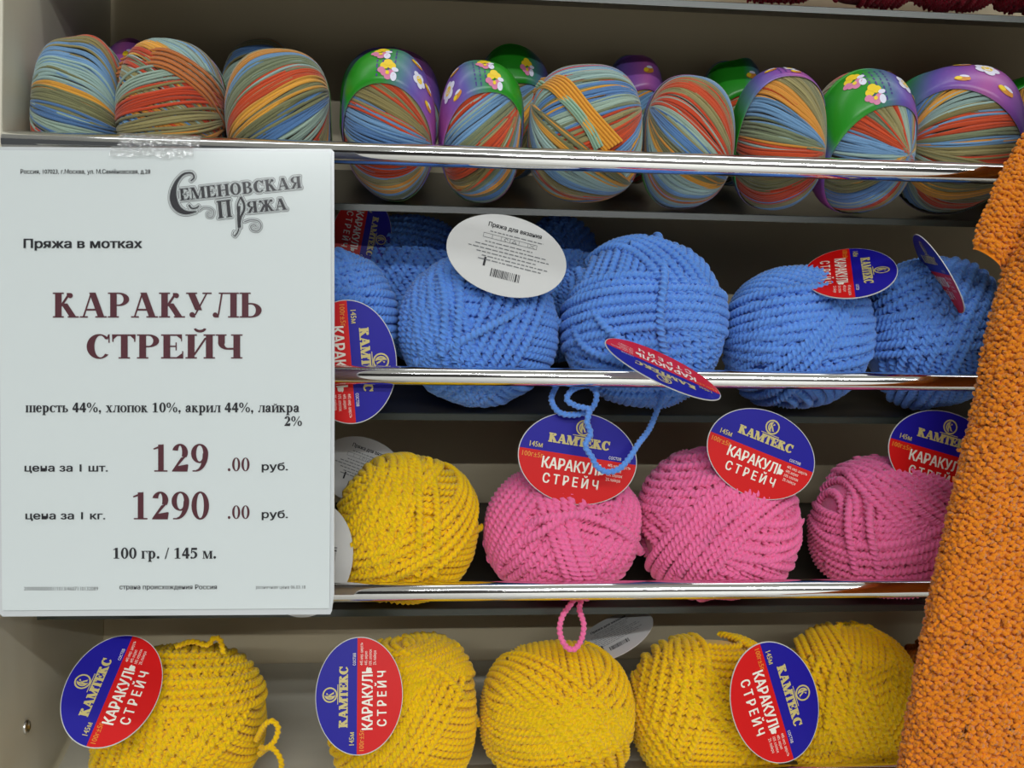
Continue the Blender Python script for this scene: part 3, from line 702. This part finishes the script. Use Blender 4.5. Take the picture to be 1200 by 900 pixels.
# ------------------------------------------------------------------ multicoloured balls
PAL = [lin(*c)[:3] for c in [(206, 76, 34), (138, 126, 78), (112, 152, 192), (154, 182, 176), (224, 160, 58), (122, 122, 84), (88, 130, 182), (154, 176, 160), (198, 66, 30), (150, 140, 92), (216, 146, 54), (110, 152, 192), (120, 130, 100)]]
def dye_run(n, rng, lo=4, hi=11):
    out = []; k = rng.randint(len(PAL))
    while len(out) < n:
        L = rng.randint(lo, hi); c = np.array(PAL[k % len(PAL)])
        for j in range(L):
            out.append(c * rng.uniform(.74, 1.12) if rng.rand() > .10 else np.array(PAL[rng.randint(len(PAL))]))
        k += 1 if rng.rand() < .8 else rng.randint(1, 5)
    return np.array(out[:n])
RM = 0.00092
def multi(ball, poles, seed, extra=(), n=104, fine=True, rail=True):
    rng = np.random.RandomState(seed); V, Q, D = [], [], []; off = 0
    cv, cq = core(ball, .975); V.append(cv); Q.append(cq); D.append(np.tile(np.array(lin(96, 92, 70)[:3]), (len(cv), 1))); off = len(cv)
    m = 72 if fine else 48
    for i, (pole, a0, a1, lift) in enumerate(poles):
        nn = max(8, int(n * abs(a1 - a0) / math.pi)); layers = 2 if i == 0 else 1
        for L in range(layers):
            dy = dye_run(nn, np.random.RandomState(seed + i))
            ax = np.cross(pole, (0.0, 0.0, 1.0)); ax = ax if np.linalg.norm(ax) > .1 else np.array((1.0, 0, 0))
            v, q, sid = sheet(ball, ax, pole, a0 + L * .01, a1 + L * .01, -.16 + 0.08 * rng.normal(), .16 + 0.08 * rng.normal(), nn, RM, (lift + .6 * L) * RM, m, 5, None, (1.15, .85), rng, 0.022, -0.3, 0.012)
            V.append(v); Q.append(q + off); D.append(dy[sid] * rng.uniform(.9, 1.1, (nn, 1))[sid]); off += len(v)
    for pts, c, k, spread in extra:
        for j in range(k):
            U = np.array([ball.hit(x + (j - k / 2) * spread[0], y + (j - k / 2) * spread[1]) for x, y in pts])
            P, N = ball.pt(U, (2.5 + (j % 2)) * RM); C, _ = smooth_path(P, 50); N = unitv_rows(C - ball.C)
            v, q, _ = tubes(C[None], N[None], RM, 5, False); V.append(v); Q.append(q + off); off += len(v)
            D.append(np.tile(np.array(lin(*c)[:3]) * rng.uniform(.85, 1.1), (len(v), 1)))
    VV = np.vstack(V); d = seat(ball.C + (VV - ball.C) * 1.04, 1, rail); d[0] = max(0.0, XP + .0034 - VV[:, 0].min()); ball.C = ball.C + d
    return mesh_np('windings', VV + d, np.vstack(Q), M_multi, np.vstack(D))
C_GREEN, C_TEAL, C_VIO, C_PUR, C_PINK = [np.array(lin(*c)[:3]) for c in [(40, 150, 34), (84, 130, 140), (104, 92, 176), (134, 84, 172), (176, 92, 164)]]
def band(ball, parent, alpha, t0, t1, start, sgn=1, side=0.0, flowers=(), lines=True):
    """paper band round the ball; its axis leans ALPHA below the level toward the aisle and SIDE along the shelf"""
    A = unitv((math.sin(side), -math.cos(alpha) * math.cos(side), -math.sin(alpha))); Rt = np.array((1.0, 0, 0)); Rt = unitv(Rt - (Rt @ A) * A); Upv = np.cross(Rt, A); Upv = Upv if Upv[2] > 0 else -Upv
    def P(psi, t, lift=.0022):
        psi, t = np.broadcast_arrays(np.asarray(psi, float), np.asarray(t, float))
        s = np.sqrt(np.clip(1 - (t * .8) ** 2, .05, 1))
        u = t[..., None] * A + s[..., None] * (np.cos(psi)[..., None] * Upv + np.sin(psi)[..., None] * Rt)
        u /= np.linalg.norm(u, axis=-1, keepdims=True)
        return ball.pt(u, lift)[0]
    n, m = 121, 9
    ps = np.linspace(-np.pi, np.pi, n); ts = np.linspace(t0, t1, m)
    G0 = P(ps[:, None], ts[None], .0024); G1 = P(ps[:, None], ts[None], .0019)
    f = (1.8 * sgn * ps[:, None] + start + 0.25 * ts[None]) / (2 * np.pi) % 1.0
    keys = [0, .07, .16, .24, .34, .46, .62, .74, .82, 1.0]; cols = np.array([C_GREEN, C_GREEN, C_TEAL, C_VIO, C_PUR, C_PINK, C_PUR, C_VIO, C_GREEN, C_GREEN])
    dye = np.stack([np.interp(f, keys, cols[:, k]) for k in range(3)], -1) * np.ones((n, m, 1))
    i = np.arange(n * m).reshape(n, m); q = np.stack([i[:-1, :-1], i[1:, :-1], i[1:, 1:], i[:-1, 1:]], -1).reshape(-1, 4)
    V = np.vstack([G0.reshape(-1, 3), G1.reshape(-1, 3)]); grey = np.tile(np.array(lin(150, 150, 140)[:3]), (n * m, 1))
    Q = [q, q[:, ::-1] + n * m]
    for e in (0, m - 1): Q.append(np.stack([i[:-1, e], i[1:, e], i[1:, e] + n * m, i[:-1, e] + n * m], -1))
    me = mesh_np('paper_band', V, np.vstack(Q), M_band, np.vstack([dye.reshape(-1, 3), grey]))
    bo = child('paper_band', me, parent); bo['label'] = 'printed green and violet paper band'
    for kind, fp, ft, sc in flowers:
        L = []
        if kind == 'daisy':
            for k in range(5):
                a = 2 * math.pi * k / 5; L.append((M_petal, dot2(math.cos(a) * 2.5, math.sin(a) * 2.5, 1.9, 1.9), .0001))
            L.append((M_bloom, dot2(0, 0, 1.9, 1.9), .0002)); nm = 'printed_daisy'
        elif kind == 'yellow':
            for k, (x, y) in enumerate(((-1.6, 1.8), (1.6, 2.2), (0, 3.6))): L.append((M_bloom, dot2(x, y, 2.0, 1.7), .0001))
            for k, (x, y) in enumerate(((-1.5, -1.6), (1.6, -1.2), (0.2, -3.0), (-3, -.3))): L.append((M_pinkprint, dot2(x, y, 1.7, 1.4), .00015))
            L.append((M_petal, dot2(3.0, -2.6, 1.5, 2.0), .0002)); L.append((M_petal, dot2(3.4, .6, 1.6, 1.0), .0002)); L.append((M_bloom, dot2(0, -1.4, .9, .9), .0003)); nm = 'printed_flower'
        else:
            L += [(M_tan, dot2(0, 0, 3.4, 1.6), .0001), (M_bloom, dot2(-1.4, .3, 1.6, 1.2), .0002), (M_petal, dot2(1.2, 1.8, 2.2, .8), .0002), (M_tan, dot2(2.6, .4, 1.4, 1.4), .0002)]; nm = 'printed_flower'
        rad = float(ball.D.mean())
        mp = lambda x, y, l, fp=fp, ft=ft, sc=sc: P(fp + x * .001 * sc / (rad * .8), ft - y * .001 * sc / rad, .00262 + l)
        child(nm, polys_mesh(nm, L, mp), bo)
    if lines:
        rng = random.Random(int(start * 100)); L = []
        for k in range(4):
            pa = -.5 + sgn * -.0 + k * .11
            x = t0 + (t1 - t0) * .25
            while x < t0 + (t1 - t0) * .85:
                d = rng.uniform(.02, .07); L += [[(pa, x), (pa + .03, x), (pa + .03, x + d), (pa, x + d)]]; x += d + .03
        child('printed_text', polys_mesh('printed_text', [(M_band_line, L, 0)], lambda x, y, l: P(x + .28, y, .00255)), bo)
    return bo
def dot2(cx, cy, rx, ry): return [[(cx + rx * math.cos(2 * math.pi * k / 14), cy + ry * math.sin(2 * math.pi * k / 14)) for k in range(14)]]
GM = 'multicoloured yarn balls in the front row'; GM2 = 'multicoloured yarn balls in the second row'
PI = math.pi
def mball(x0, x1, yt, label, seed, pole_px, ry=.040, yc=None, group=GM, poles2=(), extra=(), rot=None, fine=True, lump=.05):
    b, _ = place(1, x0, x1, yt + 5, ry, yc, seed, 2.5, lump, None, .0035)
    poles = [(b.hit(*pole_px), 0, PI, 0)] + [(b.hit(px, py), a0, a1, lf) for px, py, a0, a1, lf in poles2]
    return b, ball_thing(b, label, group, multi(b, poles, seed, extra, fine=fine, rail=yc is None))
b, t = mball(28, 142, 37, 'multicoloured yarn ball touching the side panel', 101, (133, 152), .034)
band(b, t, .15, -.62, -.28, 4.0, lines=False)
b, t = mball(140, 268, 50, 'multicoloured yarn ball with rust-orange strands across its top, second from the side panel', 102, (252, 176), .046, poles2=[(300, 130, 1.2, 2.0, 1.8)], extra=[([(150, 90), (190, 78), (235, 108), (262, 145)], (190, 110, 50), 9, (1.2, -2.0))])
band(b, t, .15, -.62, -.25, 3.4, lines=False)
b, t = mball(262, 392, 54, 'multicoloured yarn ball with a broad orange stripe fanning to one side', 103, (380, 112), .046)
band(b, t, .15, -.62, -.25, 3.6, lines=False)
b, t = mball(402, 514, 62, 'multicoloured yarn ball with a green band, nearest past the price sign', 104, (500, 172))
band(b, t, .80, -.42, .43, 0.5, 1, -.1, [('yellow', -.16, -.08, 1.2), ('yellow', .0, .24, 1.2), ('daisy', .62, .12, 1.0), ('tan', .52, -.14, 1.0), ('tan', .85, .05, .9), ('tan', .95, .28, .9)])
b, t = mball(513, 615, 68, 'multicoloured yarn ball with a violet band turning green', 105, (608, 118), poles2=[(520, 225, .3, 1.0, 1.6)])
band(b, t, .78, -.42, .40, 0.6, -1, .12, [('yellow', .04, -.12, 1.2), ('yellow', .20, .22, 1.2), ('daisy', -.82, .02, 1.2), ('tan', -.62, -.2, .9), ('tan', -.66, .26, .9)])
b, t = mball(615, 756, 74, 'widest multicoloured yarn ball with loose strands crossing its front', 106, (752, 132), .046, poles2=[(622, 110, 0.2, 1.25, 1.8)], extra=[([(628, 98), (660, 108), (690, 140), (716, 172)], (230, 160, 48), 12, (1.5, -1.0)), ([(640, 108), (668, 124), (690, 150), (702, 174)], (150, 186, 160), 6, (1.4, -.8))])
b, t = mball(752, 859, 84, 'narrow multicoloured yarn ball next to the widest one, its band hidden behind', 107, (762, 128))
band(b, t, .28, -.50, -.05, 3.3, lines=False)
b, t = mball(858, 967, 80, 'multicoloured yarn ball with a violet band at the back of its top', 108, (962, 176))
band(b, t, .62, -.46, .15, 2.6, 1, .1, [('tan', -.35, -.12, 1.0), ('daisy', .05, -.14, .9), ('tan', .1, .02, .9)])
b, t = mball(950, 1066, 80, 'multicoloured yarn ball with a green and violet band showing a daisy', 109, (1058, 180))
band(b, t, .80, -.42, .44, 0.85, 1, .18, [('yellow', -.42, -.12, 1.3), ('yellow', -.20, .24, 1.3), ('daisy', .50, .06, 1.3), ('tan', .42, -.22, .9), ('tan', .75, .18, .9)])
b, t = mball(1052, 1190, 76, 'multicoloured yarn ball with a pinkish violet band, next to the orange knit', 110, (1062, 172), .046, poles2=[(1050, 150, .4, 1.4, 1.6)])
band(b, t, .74, -.46, .42, 2.6, 1, -.38, [('daisy', .10, -.06, 1.5), ('tan', -.25, -.14, 1.3), ('tan', .40, .2, 1.3), ('tan', -.25, .26, 1.1)], lines=False)
b, t = mball(1150, 1270, 82, 'multicoloured yarn ball at the frame edge above the orange knit', 111, (1190, 180), .038, .135, GM2, fine=False)
band(b, t, .70, -.45, .10, 1.2, 1, 0, lines=False)
# second row, tipped up behind the first
for k, (x0, x1, yt, lab, st) in enumerate(((120, 192, 44, 'shaded multicoloured ball with a violet band behind the first two front balls', 2.9), (258, 352, 43, 'shaded multicoloured ball behind the ball with the broad orange stripe', None),
        (398, 520, 53, 'shaded multicoloured ball with a dark violet band behind the green-banded ball', 2.4), (556, 646, 48, 'shaded multicoloured ball with a dark green band behind the widest ball', 0.0),
        (704, 778, 60, 'shaded multicoloured ball with a violet band between the widest ball and its narrow neighbour', 2.6), (818, 896, 66, 'shaded multicoloured ball with a dark band behind the narrow front ball', 0.4))):
    b, t = mball(x0, x1, yt, lab, 120 + k, ((x0 + x1) / 2 + 30, yt + 50), .036, .150, GM2, fine=False)
    if st is not None: band(b, t, .95, -.45, .35, st, 1, .1, [('tan', .2, .05, 1.1)] if k != 3 else [('yellow', .25, .1, 1.1)], lines=False)

# ------------------------------------------------------------------ orange knitted garment
def knit(surf, cols, rows, r, h=.80, d=.0011, swing=.16, spp=14, sides=6):
    """rows of interlocked stitches; surf(u, v) with u in stitches, v in rows -> points"""
    t = np.linspace(0, 2 * np.pi * cols, cols * spp + 1); U = t / (2 * np.pi) + swing * np.sin(2 * t)
    rng = np.random.RandomState(3)
    jj = np.arange(rows)[:, None]
    Vv = jj + .5 + h * np.cos(t)[None] + rng.normal(size=(rows, 1)) * .03
    Uu = np.broadcast_to(U[None], Vv.shape) + .06 * np.sin(jj * 1.7)
    kn = np.arange(cols * 2 + 2); tt = t / np.pi
    wob = lambda a: np.stack([np.interp(tt, kn, row) for row in rng.normal(size=(rows, len(kn))) * a])
    Vv = Vv + wob(.16); Uu = Uu + wob(.12); dj = 1 + wob(.45)
    P = surf(Uu, Vv); e = .05
    du = surf(Uu + e, Vv) - P; dv = surf(Uu, Vv + e) - P
    N = np.cross(du, dv); N /= np.linalg.norm(N, axis=-1, keepdims=True)
    N = np.where((N @ VIEW)[..., None] < -0.6, -N, N)
    lump = dj
    C = P + N * (d * np.cos(2 * t)[None] * lump)[..., None]
    return tubes(C, N, r, sides, False, .006, (1.12, .88))[:2]
def backing(surf, u0, u1, v0, v1, n, m, off):
    Uu, Vv = np.meshgrid(np.linspace(u0, u1, n), np.linspace(v0, v1, m)); P = surf(Uu, Vv); e = .05
    N = np.cross(surf(Uu + e, Vv) - P, surf(Uu, Vv + e) - P); N /= np.linalg.norm(N, axis=-1, keepdims=True)
    P = (P - N * off).reshape(-1, 3); i = np.arange(n * m).reshape(m, n)
    return P, np.stack([i[:-1, :-1], i[:-1, 1:], i[1:, 1:], i[1:, :-1]], -1).reshape(-1, 4)
EDGE_PX = [(1320, -20), (1286, 60), (1250, 140), (1222, 215), (1199, 270), (1178, 335), (1161, 400), (1149, 465), (1131, 545), (1113, 625), (1097, 700), (1081, 780), (1066, 860), (1054, 930), (1044, 1000)]
_e, EL = smooth_path([at(x, y, -0.040 - 0.045 * max(0, (y - 300)) / 600) for x, y in EDGE_PX], 400)
ROWH, STW = .0042, .0050
NR = int(EL / ROWH); NC = 44
def body_surf(U, V):
    f = 1 - np.clip(V / NR, -.02, 1.02); q = np.clip(f, 0, 1) * 399                      # v upward: row 0 at the bottom
    L = np.stack([np.interp(q, np.arange(400), _e[:, k]) for k in range(3)], -1)
    s = (U - 3) * STW; w, B = .026, .016
    tmax = 1.15
    RA = .020; th = np.clip(s / RA, -1.4, np.pi / 2)
    x = np.where(s < RA * np.pi / 2, w * (1 - np.cos(th)) , w + (s - RA * np.pi / 2)); x = np.where(s < 0, w * (1 - np.cos(th)), x)
    dep = -B * np.sin(th) + .004 * np.sin(s * 60 + f * 9) * np.clip(s / .03, 0, 1) - .012 * np.clip((s - .07) / .08, 0, 1)
    return L + np.stack([x, dep, 0 * x + .10 * x], -1)
gar = thing('knitted_garment', tuple(_e[-1]), 'orange hand-knitted garment hanging in front of the shelf ends', 'knitwear')
kv, kq = knit(body_surf, NC, NR, .00155, d=.0016); bv, bq = backing(body_surf, 0, NC, 0, NR, 80, 160, .0006)
V_, Q_ = merge([(kv, kq), (bv, bq)])
child('knit_body', mesh_np('knit_body', V_, Q_, M_yorange), gar)
_l, FL = smooth_path([at(x, y, -.030) for x, y in [(1139, 292), (1152, 255), (1172, 207), (1196, 166), (1226, 112), (1262, 50), (1300, -20)]], 200)
_r, _ = smooth_path([at(x, y, -.034) for x, y in [(1172, 316), (1188, 283), (1206, 243), (1230, 198), (1258, 140), (1292, 74), (1330, 0)]], 200)
NFR = int(FL / .0036); NFC = 6
def flap_surf(U, V):
    q = np.clip(V / NFR, 0, 1) * 199; L = np.stack([np.interp(q, np.arange(200), _l[:, k]) for k in range(3)], -1); R = np.stack([np.interp(q, np.arange(200), _r[:, k]) for k in range(3)], -1)
    g = np.clip(U / NFC, -.1, 1.1); a = g * np.pi
    x = (1 - np.cos(a)) / 2
    P = L + (R - L) * x[..., None]; P[..., 1] -= .007 * np.sin(a)
    return P
kv, kq = knit(flap_surf, NFC, NFR, .00135); bv, bq = backing(flap_surf, 0, NFC, 0, NFR, 14, 80, .0006)
V_, Q_ = merge([(kv, kq), (bv, bq)])
child('knit_fold', mesh_np('knit_fold', V_, Q_, M_yorange), gar)
